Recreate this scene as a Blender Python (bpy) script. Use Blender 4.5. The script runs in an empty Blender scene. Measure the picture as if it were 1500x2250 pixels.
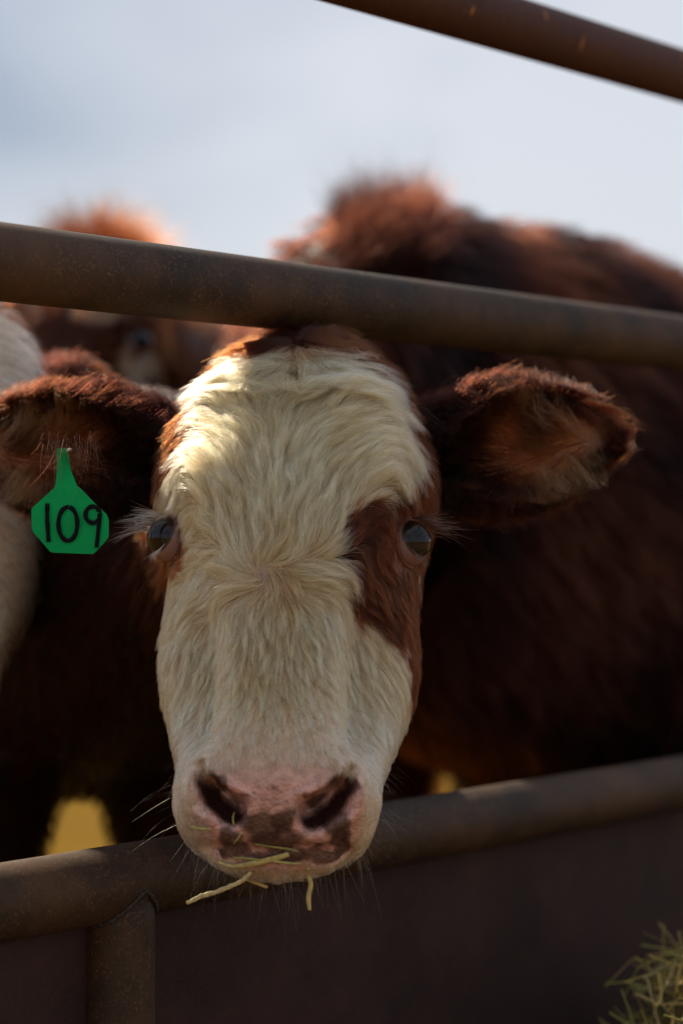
import bpy, bmesh, math, random, time
import numpy as np
from mathutils import Vector, Matrix
from mathutils.bvhtree import BVHTree
from mathutils.kdtree import KDTree

T0 = time.time()
rng = np.random.default_rng(7)
random.seed(7)
scene = bpy.context.scene
COL = scene.collection

# ------------------------------------------------------------------ camera
F = 4700.0                       # focal length in photo pixels (75 mm on a 36 mm tall frame)
CAM_H = 1.0
FOCUS = 1.845
cam_d = bpy.data.cameras.new('camera')
cam_d.sensor_fit = 'VERTICAL'
cam_d.sensor_height = 36.0
cam_d.sensor_width = 24.0
cam_d.lens = F / 2250.0 * 36.0
cam_d.shift_y = 20.0 / 2250.0
cam_d.clip_start = 0.05
cam_d.clip_end = 2000.0
cam_d.dof.use_dof = True
cam_d.dof.focus_distance = FOCUS
cam_d.dof.aperture_fstop = 2.6
cam_d.dof.aperture_blades = 9
cam = bpy.data.objects.new('camera', cam_d)
COL.objects.link(cam)
cam.location = (0, 0, CAM_H)
cam.rotation_euler = (math.radians(90), 0, 0)
scene.camera = cam

# ------------------------------------------------------------------ light
SUN_AZ = math.radians(-37.0)     # clockwise from +Y: behind the cattle, to the left
SUN_EL = math.radians(42.0)
SUN_DIR = np.array([math.sin(SUN_AZ) * math.cos(SUN_EL), math.cos(SUN_AZ) * math.cos(SUN_EL), math.sin(SUN_EL)])
sun_d = bpy.data.lights.new('sun', 'SUN')
sun_d.energy = 4.8
sun_d.angle = math.radians(0.6)
sun_d.color = (1.0, 0.86, 0.66)
sun = bpy.data.objects.new('sun', sun_d)
COL.objects.link(sun)
sun.location = (-3, 4, 6)
sun.rotation_euler = Vector(-SUN_DIR).to_track_quat('-Z', 'Y').to_euler()

world = bpy.data.worlds.new('World')
scene.world = world
world.use_nodes = True
wt = world.node_tree
wt.nodes.clear()
w_out = wt.nodes.new('ShaderNodeOutputWorld')
w_bg = wt.nodes.new('ShaderNodeBackground')
w_sky = wt.nodes.new('ShaderNodeTexSky')
w_sky.sky_type = 'NISHITA'
w_sky.sun_disc = False
w_sky.sun_elevation = SUN_EL
w_sky.sun_rotation = SUN_AZ % (2 * math.pi)
w_sky.air_density = 1.0
w_sky.dust_density = 1.2
w_tc = wt.nodes.new('ShaderNodeTexCoord')
w_map = wt.nodes.new('ShaderNodeMapping')
w_map.inputs['Location'].default_value = (5.49, 1.22, 28.16)
w_map.inputs['Scale'].default_value = (1.0, 1.0, 2.2)
w_map.inputs['Rotation'].default_value = (0.0, 0.45, 0.0)
w_noise = wt.nodes.new('ShaderNodeTexNoise')
w_noise.inputs['Scale'].default_value = 3.0
w_noise.inputs['Detail'].default_value = 3.0
w_noise.inputs['Roughness'].default_value = 0.45
w_ramp = wt.nodes.new('ShaderNodeValToRGB')
w_ramp.color_ramp.elements[0].position = 0.33
w_ramp.color_ramp.elements[0].color = (2.3, 2.7, 3.4, 1)
w_ramp.color_ramp.elements[1].position = 0.62
w_ramp.color_ramp.elements[1].color = (5.0, 5.1, 5.45, 1)
w_mix = wt.nodes.new('ShaderNodeMix')
w_mix.data_type = 'RGBA'
w_mix.inputs['Factor'].default_value = 0.86
wt.links.new(w_tc.outputs['Generated'], w_map.inputs['Vector'])
wt.links.new(w_map.outputs['Vector'], w_noise.inputs['Vector'])
wt.links.new(w_noise.outputs['Fac'], w_ramp.inputs['Fac'])
wt.links.new(w_sky.outputs['Color'], w_mix.inputs['A'])
wt.links.new(w_ramp.outputs['Color'], w_mix.inputs['B'])
wt.links.new(w_mix.outputs['Result'], w_bg.inputs['Color'])
w_bg.inputs['Strength'].default_value = 0.1
wt.links.new(w_bg.outputs['Background'], w_out.inputs['Surface'])

scene.view_settings.view_transform = 'Standard'
scene.view_settings.look = 'None'
scene.view_settings.gamma = 1.0
scene.view_settings.use_curve_mapping = False
scene.view_settings.exposure = 0.52
scene.render.engine = 'CYCLES'
scene.cycles.use_denoising = True
scene.cycles.filter_width = 1.1
scene.cycles.max_bounces = 12
scene.cycles.diffuse_bounces = 4
scene.cycles.glossy_bounces = 6
scene.cycles.transmission_bounces = 10
try:
    scene.cycles_curves.shape = 'RIBBONS'
    scene.cycles_curves.subdivisions = 2
except Exception:
    pass


# ------------------------------------------------------------------ helpers
def P3(px, py, d):
    """a point of the place seen at photo pixel (px, py) and d metres away"""
    return np.array([(px - 750.0) * d / F, d, CAM_H + (1145.0 - py) * d / F])


def to_px(P):
    return 750.0 + F * P[:, 0] / P[:, 1], 1145.0 - F * (P[:, 2] - CAM_H) / P[:, 1]


def nrm(a):
    a = np.asarray(a, float)
    return a / np.maximum(np.linalg.norm(a, axis=-1, keepdims=True), 1e-12)


def sstep(a, b, x):
    t = np.clip((x - a) / (b - a), 0, 1)
    return t * t * (3 - 2 * t)


def smooth_interp(xs, ys, x):
    """monotone cubic through a table"""
    xs = np.asarray(xs, float); ys = np.asarray(ys, float); x = np.asarray(x, float)
    h = np.diff(xs); d = np.diff(ys) / h
    m = np.zeros_like(ys); m[0] = d[0]; m[-1] = d[-1]
    for i in range(1, len(xs) - 1):
        if d[i - 1] * d[i] > 0:
            w1 = 2 * h[i] + h[i - 1]; w2 = h[i] + 2 * h[i - 1]
            m[i] = (w1 + w2) / (w1 / d[i - 1] + w2 / d[i])
    k = np.clip(np.searchsorted(xs, x) - 1, 0, len(xs) - 2)
    t = np.clip((x - xs[k]) / h[k], 0, 1)
    return ((2 * t**3 - 3 * t**2 + 1) * ys[k] + (t**3 - 2 * t**2 + t) * h[k] * m[k]
            + (-2 * t**3 + 3 * t**2) * ys[k + 1] + (t**3 - t**2) * h[k] * m[k + 1])


def in_poly(px, py, poly):
    inside = np.zeros(px.shape, bool)
    n = len(poly)
    for i in range(n):
        x1, y1 = poly[i]; x2, y2 = poly[(i + 1) % n]
        if y1 == y2:
            continue
        c = ((y1 > py) != (y2 > py)) & (px < (x2 - x1) * (py - y1) / (y2 - y1) + x1)
        inside ^= c
    return inside


def dist_polyline(px, py, pts):
    best = np.full(px.shape, 1e9)
    for (x1, y1), (x2, y2) in zip(pts[:-1], pts[1:]):
        dx, dy = x2 - x1, y2 - y1
        t = np.clip(((px - x1) * dx + (py - y1) * dy) / (dx * dx + dy * dy), 0, 1)
        best = np.minimum(best, np.hypot(px - x1 - t * dx, py - y1 - t * dy))
    return best


_lat = rng.random((64, 64, 64))
def vnoise(P, scale):
    """smooth value noise in space, 0..1"""
    q = np.asarray(P) * scale + 100.0
    i = np.floor(q).astype(int); f = q - i; f = f * f * (3 - 2 * f)
    out = 0
    for dx in (0, 1):
        for dy in (0, 1):
            for dz in (0, 1):
                w = (np.where(dx, f[:, 0], 1 - f[:, 0]) * np.where(dy, f[:, 1], 1 - f[:, 1]) * np.where(dz, f[:, 2], 1 - f[:, 2]))
                out = out + w * _lat[(i[:, 0] + dx) % 64, (i[:, 1] + dy) % 64, (i[:, 2] + dz) % 64]
    return out


def mesh_from(name, verts, faces, smooth=True):
    me = bpy.data.meshes.new(name)
    me.from_pydata(np.asarray(verts).tolist(), [], [tuple(f) for f in faces])
    me.update()
    if smooth:
        me.polygons.foreach_set('use_smooth', [True] * len(me.polygons))
    return me


def link(name, data, mat=None, parent=None):
    o = bpy.data.objects.new(name, data)
    COL.objects.link(o)
    if mat is not None and data is not None:
        data.materials.clear()
        data.materials.append(mat)
    if parent is not None:
        o.parent = parent
        o.matrix_parent_inverse = Matrix.Translation(-parent.location)   # parents here are unrotated empties
    return o


def tag(o, label=None, cat=None, group=None, kind=None):
    if label: o['label'] = label
    if cat: o['category'] = cat
    if group: o['group'] = group
    if kind: o['kind'] = kind
    return o


def empty(name, loc):
    o = bpy.data.objects.new(name, None)
    o.location = loc
    COL.objects.link(o)
    return o


def grid_faces(nr, nc, closed=True):
    f = []
    for i in range(nr - 1):
        for j in range(nc if closed else nc - 1):
            j2 = (j + 1) % nc
            f.append((i * nc + j, i * nc + j2, (i + 1) * nc + j2, (i + 1) * nc + j))
    return f


def tube(pts, radii, n_along=40, n_around=28, squash=None, up=(0, 0, 1)):
    """a closed, tapered tube through pts; radii = (side, vertical) at each point"""
    pts = np.asarray(pts, float); radii = np.asarray(radii, float)
    if radii.ndim == 1: radii = np.stack([radii, radii], 1)
    s = np.concatenate([[0], np.cumsum(np.linalg.norm(np.diff(pts, axis=0), axis=1))])
    t = np.linspace(0, 1, n_along)
    t = (0.5 - 0.5 * np.cos(np.pi * t)) * 0.5 + t * 0.5
    x = t * s[-1]
    C = np.stack([smooth_interp(s, pts[:, k], x) for k in range(3)], 1)
    R = np.stack([smooth_interp(s, radii[:, k], x) for k in range(2)], 1)
    Tn = nrm(np.gradient(C, axis=0))
    upv = np.array(up, float)
    S = nrm(np.cross(Tn, upv)); U = np.cross(S, Tn)
    a = np.linspace(0, 2 * np.pi, n_around, endpoint=False)
    V = C[:, None] + S[:, None] * (np.cos(a)[None, :, None] * R[:, 0][:, None, None]) + U[:, None] * (np.sin(a)[None, :, None] * R[:, 1][:, None, None])
    V = V.reshape(-1, 3)
    f = grid_faces(n_along, n_around)
    f.append(tuple(range(n_around))[::-1])
    f.append(tuple((n_along - 1) * n_around + k for k in range(n_around)))
    return V, f


def join_parts(parts):
    V = []; Fc = []; off = 0
    for v, f in parts:
        V.append(v); Fc += [tuple(i + off for i in q) for q in f]; off += len(v)
    return np.concatenate(V), Fc


def fix_normals(me):
    bm = bmesh.new(); bm.from_mesh(me)
    bmesh.ops.recalc_face_normals(bm, faces=bm.faces)
    bm.to_mesh(me); bm.free()


def evaluated(me, add_mods):
    """the mesh after a stack of modifiers, no operators needed"""
    o = bpy.data.objects.new('tmp', me); COL.objects.link(o)
    add_mods(o)
    dg = bpy.context.evaluated_depsgraph_get(); dg.update()
    out = bpy.data.meshes.new_from_object(o.evaluated_get(dg), depsgraph=dg)
    COL.objects.unlink(o); bpy.data.objects.remove(o)
    return out


def np_mesh(me):
    n = len(me.vertices)
    V = np.empty(n * 3, np.float32); me.vertices.foreach_get('co', V); V = V.reshape(-1, 3).astype(float)
    Nn = np.empty(n * 3, np.float32); me.vertex_normals.foreach_get('vector', Nn); Nn = Nn.reshape(-1, 3).astype(float)
    me.calc_loop_triangles()
    Tt = np.empty(len(me.loop_triangles) * 3, np.int32); me.loop_triangles.foreach_get('vertices', Tt); Tt = Tt.reshape(-1, 3)
    return V, Nn, Tt


def set_colour(me, rgb, name='skin_col'):
    a = me.color_attributes.new(name, 'FLOAT_COLOR', 'POINT')
    c = np.ones((len(rgb), 4), np.float32); c[:, :3] = rgb
    a.data.foreach_set('color', c.ravel())


# ------------------------------------------------------------------ materials
def new_mat(name):
    m = bpy.data.materials.new(name); m.use_nodes = True
    nt = m.node_tree
    b = nt.nodes.get('Principled BSDF')
    return m, nt, b


def nd(nt, kind, **kw):
    n = nt.nodes.new(kind)
    for k, v in kw.items():
        if k in n.inputs: n.inputs[k].default_value = v
        else: setattr(n, k, v)
    return n


def mat_hair(name, rough=0.34, radial=0.55, ior=1.36):
    m = bpy.data.materials.new(name); m.use_nodes = True
    nt = m.node_tree; nt.nodes.clear()
    out = nt.nodes.new('ShaderNodeOutputMaterial')
    h = nt.nodes.new('ShaderNodeBsdfHairPrincipled')
    h.parametrization = 'COLOR'
    at = nt.nodes.new('ShaderNodeAttribute'); at.attribute_name = 'hair_col'
    nt.links.new(at.outputs['Color'], h.inputs['Color'])
    h.inputs['Roughness'].default_value = rough
    h.inputs['Radial Roughness'].default_value = radial
    h.inputs['Random Roughness'].default_value = 0.15
    h.inputs['IOR'].default_value = ior
    nt.links.new(h.outputs[0], out.inputs['Surface'])
    return m


def mat_skin():
    m, nt, b = new_mat('cattle_skin')
    at = nd(nt, 'ShaderNodeAttribute', attribute_name='skin_col')
    tc = nd(nt, 'ShaderNodeTexCoord')
    n1 = nd(nt, 'ShaderNodeTexNoise', Scale=140.0, Detail=5.0)
    nt.links.new(tc.outputs['Object'], n1.inputs['Vector'])
    mx = nd(nt, 'ShaderNodeMix', data_type='RGBA', blend_type='MULTIPLY')
    mx.inputs['Factor'].default_value = 0.75
    rp = nd(nt, 'ShaderNodeValToRGB')
    rp.color_ramp.elements[0].position = 0.36; rp.color_ramp.elements[0].color = (0.62, 0.56, 0.54, 1)
    rp.color_ramp.elements[1].position = 0.62; rp.color_ramp.elements[1].color = (1.08, 1.04, 1.03, 1)
    nt.links.new(n1.outputs['Fac'], rp.inputs['Fac'])
    nt.links.new(at.outputs['Color'], mx.inputs['A']); nt.links.new(rp.outputs['Color'], mx.inputs['B'])
    nt.links.new(mx.outputs['Result'], b.inputs['Base Color'])
    vo = nd(nt, 'ShaderNodeTexVoronoi', Scale=320.0)
    nt.links.new(tc.outputs['Object'], vo.inputs['Vector'])
    bp = nd(nt, 'ShaderNodeBump', Strength=0.6, Distance=0.0015)
    nt.links.new(vo.outputs['Distance'], bp.inputs['Height'])
    nt.links.new(bp.outputs['Normal'], b.inputs['Normal'])
    b.inputs['Roughness'].default_value = 0.32
    sp_ = nd(nt, 'ShaderNodeSeparateColor'); nt.links.new(at.outputs['Color'], sp_.inputs['Color'])
    mr = nd(nt, 'ShaderNodeMapRange'); mr.inputs['From Min'].default_value = .03; mr.inputs['From Max'].default_value = .3
    mr.inputs['To Min'].default_value = .06; mr.inputs['To Max'].default_value = .85
    nt.links.new(sp_.outputs['Red'], mr.inputs['Value']); nt.links.new(mr.outputs['Result'], b.inputs['Specular IOR Level'])
    return m


def mat_pipe(name, base, speck, rust, streak=0.0, rough=0.5):
    m, nt, b = new_mat(name)
    tc = nd(nt, 'ShaderNodeTexCoord')
    n1 = nd(nt, 'ShaderNodeTexNoise', Scale=7.0, Detail=9.0, Roughness=0.72)
    n2 = nd(nt, 'ShaderNodeTexNoise', Scale=330.0, Detail=4.0, Roughness=0.7)
    n3 = nd(nt, 'ShaderNodeTexNoise', Scale=60.0, Detail=6.0, Roughness=0.7)
    for n in (n1, n2, n3): nt.links.new(tc.outputs['Object'], n.inputs['Vector'])
    r1 = nd(nt, 'ShaderNodeValToRGB')
    r1.color_ramp.elements[0].position = 0.38; r1.color_ramp.elements[0].color = (*base, 1)
    r1.color_ramp.elements[1].position = 0.62; r1.color_ramp.elements[1].color = (*rust, 1)
    nt.links.new(n1.outputs['Fac'], r1.inputs['Fac'])
    r2 = nd(nt, 'ShaderNodeValToRGB')
    r2.color_ramp.elements[0].position = 0.53; r2.color_ramp.elements[0].color = (0, 0, 0, 1)
    r2.color_ramp.elements[1].position = 0.63; r2.color_ramp.elements[1].color = (1, 1, 1, 1)
    nt.links.new(n2.outputs['Fac'], r2.inputs['Fac'])
    r3 = nd(nt, 'ShaderNodeValToRGB')
    r3.color_ramp.elements[0].position = 0.38; r3.color_ramp.elements[0].color = (0.0, 0.0, 0.0, 1)
    r3.color_ramp.elements[1].position = 0.60; r3.color_ramp.elements[1].color = (0.8, 0.8, 0.8, 1)
    nt.links.new(n3.outputs['Fac'], r3.inputs['Fac'])
    ml = nd(nt, 'ShaderNodeMath', operation='MULTIPLY')
    nt.links.new(r2.outputs['Color'], ml.inputs[0]); nt.links.new(r3.outputs['Color'], ml.inputs[1])
    mx = nd(nt, 'ShaderNodeMix', data_type='RGBA')
    nt.links.new(ml.outputs[0], mx.inputs['Factor'])
    nt.links.new(r1.outputs['Color'], mx.inputs['A']); mx.inputs['B'].default_value = (*speck, 1)
    nt.links.new(mx.outputs['Result'], b.inputs['Base Color'])
    rr = nd(nt, 'ShaderNodeMapRange'); rr.inputs['To Min'].default_value = rough - 0.1; rr.inputs['To Max'].default_value = rough + 0.2
    nt.links.new(n3.outputs['Fac'], rr.inputs['Value']); nt.links.new(rr.outputs['Result'], b.inputs['Roughness'])
    bp = nd(nt, 'ShaderNodeBump', Strength=0.25, Distance=0.0015)
    nt.links.new(n2.outputs['Fac'], bp.inputs['Height']); nt.links.new(bp.outputs['Normal'], b.inputs['Normal'])
    b.inputs['Specular IOR Level'].default_value = 0.32
    return m


def mat_simple(name, col, rough=0.6, var=0.25, scale=40.0, bump=0.0, spec=.5):
    m, nt, b = new_mat(name)
    b.inputs['Specular IOR Level'].default_value = spec
    tc = nd(nt, 'ShaderNodeTexCoord')
    n1 = nd(nt, 'ShaderNodeTexNoise', Scale=scale, Detail=6.0)
    nt.links.new(tc.outputs['Object'], n1.inputs['Vector'])
    r = nd(nt, 'ShaderNodeValToRGB')
    r.color_ramp.elements[0].position = 0.3; r.color_ramp.elements[0].color = (*[c * (1 - var) for c in col], 1)
    r.color_ramp.elements[1].position = 0.7; r.color_ramp.elements[1].color = (*[min(1, c * (1 + var)) for c in col], 1)
    nt.links.new(n1.outputs['Fac'], r.inputs['Fac']); nt.links.new(r.outputs['Color'], b.inputs['Base Color'])
    b.inputs['Roughness'].default_value = rough
    if bump:
        bp = nd(nt, 'ShaderNodeBump', Strength=bump, Distance=0.01)
        nt.links.new(n1.outputs['Fac'], bp.inputs['Height']); nt.links.new(bp.outputs['Normal'], b.inputs['Normal'])
    return m


def mat_eye():
    m, nt, b = new_mat('eyeball')
    at = nd(nt, 'ShaderNodeAttribute', attribute_name='skin_col')
    nt.links.new(at.outputs['Color'], b.inputs['Base Color'])
    b.inputs['Roughness'].default_value = 0.04
    b.inputs['IOR'].default_value = 1.38
    return m


M_HAIR = mat_hair('cattle_hair')
M_HAIR_DARK = mat_hair('dark_cattle_hair', .4, .6, 1.24)
M_SKIN = mat_skin()
M_EYE = mat_eye()
M_RAIL = mat_pipe('old_steel_pipe', (0.021, 0.0118, 0.0072), (0.14, 0.075, 0.028), (0.076, 0.035, 0.0150), rough=.58)
M_TOPRAIL = mat_pipe('red_brown_steel_pipe', (0.048, 0.014, 0.0075), (0.16, 0.07, 0.03), (0.070, 0.022, 0.012), rough=0.6)
M_PANEL = mat_pipe('dark_steel_sheet', (0.022, 0.0088, 0.0080), (0.06, 0.032, 0.014), (0.046, 0.0190, 0.0155), rough=0.7)
M_WELD = mat_simple('weld_metal', (0.036, 0.024, 0.016), 0.5, 0.4, 200, 0.6)
M_TAG = mat_simple('green_plastic', (0.0, 0.36, 0.095), 0.6, 0.14, 35, spec=.15)
M_INK = mat_simple('black_ink', (0.008, 0.008, 0.012), 0.9, 0.2, 300, spec=.1)
M_STUD = mat_simple('grey_plastic_stud', (0.10, 0.06, 0.055), 0.8, 0.2)
M_RUSTDROP = mat_simple('rust_spatter', (0.32, 0.12, 0.035), 0.7, 0.4, 300)


# ------------------------------------------------------------------ ground
def build_ground():
    m, nt, b = new_mat('straw_and_dirt')
    tc = nd(nt, 'ShaderNodeTexCoord')
    n1 = nd(nt, 'ShaderNodeTexNoise', Scale=1.2, Detail=10.0, Roughness=0.7)
    n2 = nd(nt, 'ShaderNodeTexNoise', Scale=45.0, Detail=6.0, Roughness=0.7)
    nt.links.new(tc.outputs['Object'], n1.inputs['Vector']); nt.links.new(tc.outputs['Object'], n2.inputs['Vector'])
    r = nd(nt, 'ShaderNodeValToRGB')
    r.color_ramp.elements[0].position = 0.35; r.color_ramp.elements[0].color = (0.085, 0.045, 0.009, 1)
    r.color_ramp.elements[1].position = 0.6; r.color_ramp.elements[1].color = (0.25, 0.15, 0.030, 1)
    mm = nd(nt, 'ShaderNodeMix', data_type='FLOAT'); mm.inputs['Factor'].default_value = 0.5
    nt.links.new(n1.outputs['Fac'], mm.inputs['A']); nt.links.new(n2.outputs['Fac'], mm.inputs['B'])
    nt.links.new(mm.outputs['Result'], r.inputs['Fac']); nt.links.new(r.outputs['Color'], b.inputs['Base Color'])
    b.inputs['Roughness'].default_value = 1.0
    b.inputs['Specular IOR Level'].default_value = 0.0
    bp = nd(nt, 'ShaderNodeBump', Strength=0.5, Distance=0.02)
    nt.links.new(n2.outputs['Fac'], bp.inputs['Height']); nt.links.new(bp.outputs['Normal'], b.inputs['Normal'])
    n = 90
    q = np.linspace(-1, 1, n); q = np.sign(q) * np.abs(q) ** 3 * 600
    X, Y = np.meshgrid(q, q)
    Z = np.zeros_like(X)
    V = np.stack([X, Y + 4, Z], -1).reshape(-1, 3)
    far = np.hypot(V[:, 0], V[:, 1])
    V[:, 2] = -0.02 * vnoise(V, 0.9) * (far > 0.5)
    me = mesh_from('ground', V, grid_faces(n, n, closed=False))
    o = link('ground', me, m)
    fix_normals(me)
    o['kind'] = 'structure'


build_ground()


def build_alley_bounce():
    # unseen ground before the fence, added to tune bounce light and eye reflections
    m = mat_simple('alley_bounce_soil', (.23, .145, .070), 1.0, .35, 3.0, .6, spec=0.0)
    d = np.array([4000.0, 4700.0]) / math.hypot(4000, 4700); nn = np.array([d[1], -d[0]])
    o = np.array([-.064, 2.006])
    V = []
    for s_ in np.linspace(-14, 14, 57):
        for t_ in np.linspace(.02, 7, 29):
            p = o + d * s_ + nn * t_
            V.append((p[0], p[1], .004))
    me = mesh_from('alley_bounce', V, grid_faces(57, 29, closed=False)); fix_normals(me)
    link('alley_bounce', me, m)['kind'] = 'structure'


build_alley_bounce()

# ------------------------------------------------------------------ fence
FD = np.array([4000.0, 4700.0]) / math.hypot(4000, 4700)      # along the fence, away to the right
FN = np.array([-FD[1], FD[0]])                                 # into the pen
F0 = np.array([(600 - 750) * 2.006 / F, 2.006])


def fp(s, n, z):
    p = F0 + FD * s + FN * n
    return np.array([p[0], p[1], z])


Z_TOP, Z_MID, Z_BOT = 1.5325, 1.2125, 0.687
fence = tag(empty('pipe_fence', fp(-1.15, 0, 0)), 'weathered brown steel pipe fence with a sheet metal skirt that the cattle stand behind', 'fence')


def rail(z, r, mat, s0=-1.15, s1=3.6, wob=0.0):
    na, nc = 60, 40
    s = np.linspace(s0, s1, na); a = np.linspace(0, 2 * np.pi, nc, endpoint=False)
    V = []
    for si in s:
        c = fp(si, 0, z + wob * math.sin(si * 2.1 + z * 7))
        for t in a:
            V.append(c + np.array([FN[0] * math.cos(t) * r, FN[1] * math.cos(t) * r, math.sin(t) * r]))
    f = grid_faces(na, nc); f.append(tuple(range(nc))[::-1]); f.append(tuple((na - 1) * nc + k for k in range(nc)))
    me = mesh_from('rail', V, f); fix_normals(me)
    return link('rail', me, mat, fence)


top_rail = rail(Z_TOP, 0.0305, M_TOPRAIL)
mid_rail = rail(Z_MID, 0.0325, M_RAIL)
bot_rail = rail(Z_BOT, 0.0325, M_RAIL)


def post(s, z1, r, cap=False, z0=0.0):
    nc = 40; a = np.linspace(0, 2 * np.pi, nc, endpoint=False)
    zs = np.linspace(z0, z1, 20)
    c0 = fp(s, 0, 0)
    V = [c0 + np.array([math.cos(t) * r, math.sin(t) * r, z]) for z in zs for t in a]
    f = grid_faces(20, nc); f.append(tuple(range(nc))[::-1]); f.append(tuple(19 * nc + k for k in range(nc)))
    me = mesh_from('post', V, f); fix_normals(me)
    return link('post', me, M_RAIL, fence)


def s_at_px(px):
    d = 8325.0 / (4750.0 - px)
    return (np.array([(px - 750) * d / F, d]) - F0) @ FD


S_POST = s_at_px(262)
p_low = post(S_POST, Z_BOT, 0.0312)
post(-1.1, 1.60, 0.036)
post(3.55, 1.60, 0.036)
post(1.75, Z_BOT, 0.0312)

# weld beads where the short posts meet the bottom rail
for s_p in (S_POST, 1.75):
    r = 0.0322; R = 0.0325
    pts = []
    for t in np.linspace(0, 2 * np.pi, 72, endpoint=False):
        a, bq = r * math.cos(t), r * math.sin(t)          # along, across
        h = math.sqrt(max(R * R - bq * bq, 0))
        pts.append(fp(s_p + a, bq * 1.02, Z_BOT - h * 1.0 - 0.0005))
    pts = np.array(pts)
    V = []; nc = 8
    for k in range(72):
        tn = nrm(pts[(k + 1) % 72] - pts[k - 1])
        sd = nrm(np.cross(tn, [0.1, 0.2, 1])); up = np.cross(sd, tn)
        rr = 0.0019 * (1 + 0.25 * math.sin(k * 2.1) + 0.15 * random.uniform(-1, 1))
        for j in range(nc):
            an = 2 * np.pi * j / nc
            V.append(pts[k] + sd * math.cos(an) * rr + up * math.sin(an) * rr)
    f = []
    for k in range(72):
        for j in range(nc):
            f.append((k * nc + j, k * nc + (j + 1) % nc, ((k + 1) % 72) * nc + (j + 1) % nc, ((k + 1) % 72) * nc + j))
    me = mesh_from('weld_bead', V, f); fix_normals(me)
    link('weld_bead', me, M_WELD, fence)


def panel():
    # a steel sheet, slightly buckled, fixed behind the posts
    ns, nz = 120, 30
    V = []
    for layer, off in ((0, 0.008), (1, 0.012)):
        for z in np.linspace(0.02, Z_BOT - 0.012, nz):
            for s in np.linspace(-1.14, 3.58, ns):
                w = 0.004 * math.sin(s * 5.1 + 1.3) * math.sin(z * 6) + 0.003 * math.sin(s * 11 + z * 9)
                V.append(fp(s, off + w, z))
    f = []
    n = ns * nz
    for i in range(nz - 1):
        for j in range(ns - 1):
            q = (i * ns + j, i * ns + j + 1, (i + 1) * ns + j + 1, (i + 1) * ns + j)
            f.append(q); f.append(tuple(n + k for k in q[::-1]))
    for i in range(nz - 1):
        for j in (0, ns - 1):
            f.append((i * ns + j, (i + 1) * ns + j, n + (i + 1) * ns + j, n + i * ns + j))
    for j in range(ns - 1):
        for i in (0, nz - 1):
            f.append((i * ns + j, i * ns + j + 1, n + i * ns + j + 1, n + i * ns + j))
    me = mesh_from('panel', V, f); fix_normals(me)
    link('panel', me, M_PANEL, fence)


panel()


def spatter(px, py, z_rail, r_rail, ln, wd, ang=1.35):
    """a small dried rust run standing on the near face of a rail"""
    d = 8325.0 / (4750.0 - px)
    s = (np.array([(px - 750) * d / F, d]) - F0) @ FD
    zc = CAM_H + (1145 - py) * (d - 0.02) / F
    h = np.clip((zc - z_rail) / r_rail, -0.98, 0.98)
    th0 = math.asin(h)
    V = []; k = 14
    for i in range(k):
        t = i / (k - 1)
        w = wd * (0.25 + 0.75 * math.sin(math.pi * t) ** 0.7) * (0.6 + 0.7 * (1 - t))
        th = th0 + (t - 0.3) * ln / r_rail
        for e in (-1, -0.4, 0.4, 1):
            rr = r_rail + 0.0012 * (1 - e * e) + 0.0002
            V.append(fp(s + e * w + t * ln * 0.12, -math.cos(th) * rr, z_rail + math.sin(th) * rr))
    me = mesh_from('rust_run', V, grid_faces(k, 4, closed=False)); fix_normals(me)
    link('rust_run', me, M_RUSTDROP, top_rail)


for a in ((1148, 38, Z_TOP, 0.0305, 0.012, 0.0022), (1228, 100, Z_TOP, 0.0305, 0.016, 0.0024), (987, 26, Z_TOP, 0.0305, 0.010, 0.0026),
          (1455, 128, Z_TOP, 0.0305, 0.010, 0.0018)):
    spatter(*a)

# ------------------------------------------------------------------ cattle
# head frame: u runs from the poll to the muzzle, v across, w out of the face
U_K = [-.246, -.237, -.216, -.174, -.130, -.080, -.030, .030, .080, .130, .165, .193, .220, .243, .259, .270, .277, .281]
W0_K = [-.090, -.066, -.048, -.027, -.010, .001, .003, -.003, -.010, -.012, -.008, -.004, -.007, -.017, -.034, -.056, -.070, -.082]
FB_K = [.002, .022, .040, .062, .080, .085, .075, .066, .054, .052, .055, .064, .067, .062, .052, .034, .018, .001]
HM_K = [.004, .036, .060, .089, .106, .112, .110, .106, .103, .097, .090, .085, .083, .079, .069, .048, .028, .002]
WM_K = [-.094, -.092, -.090, -.088, -.085, -.080, -.078, -.092, -.104, -.100, -.084, -.070, -.062, -.064, -.070, -.078, -.082, -.084]
WB_K = [-.099, -.124, -.150, -.185, -.212, -.232, -.240, -.236, -.220, -.195, -.165, -.142, -.126, -.116, -.108, -.100, -.094, -.087]
EYE_L = np.array([-.1075, -.027, -.0650])   # (v, u, w)
EYE_R = np.array([.1045, -.027, -.0650])
EYE_RAD = 0.0205
NOSTRIL = [[(-.058, .206), (-.056, .218), (-.049, .231), (-.038, .241), (-.033, .243)], [(.060, .206), (.057, .218), (.049, .232), (.037, .243), (.031, .245)]]


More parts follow.
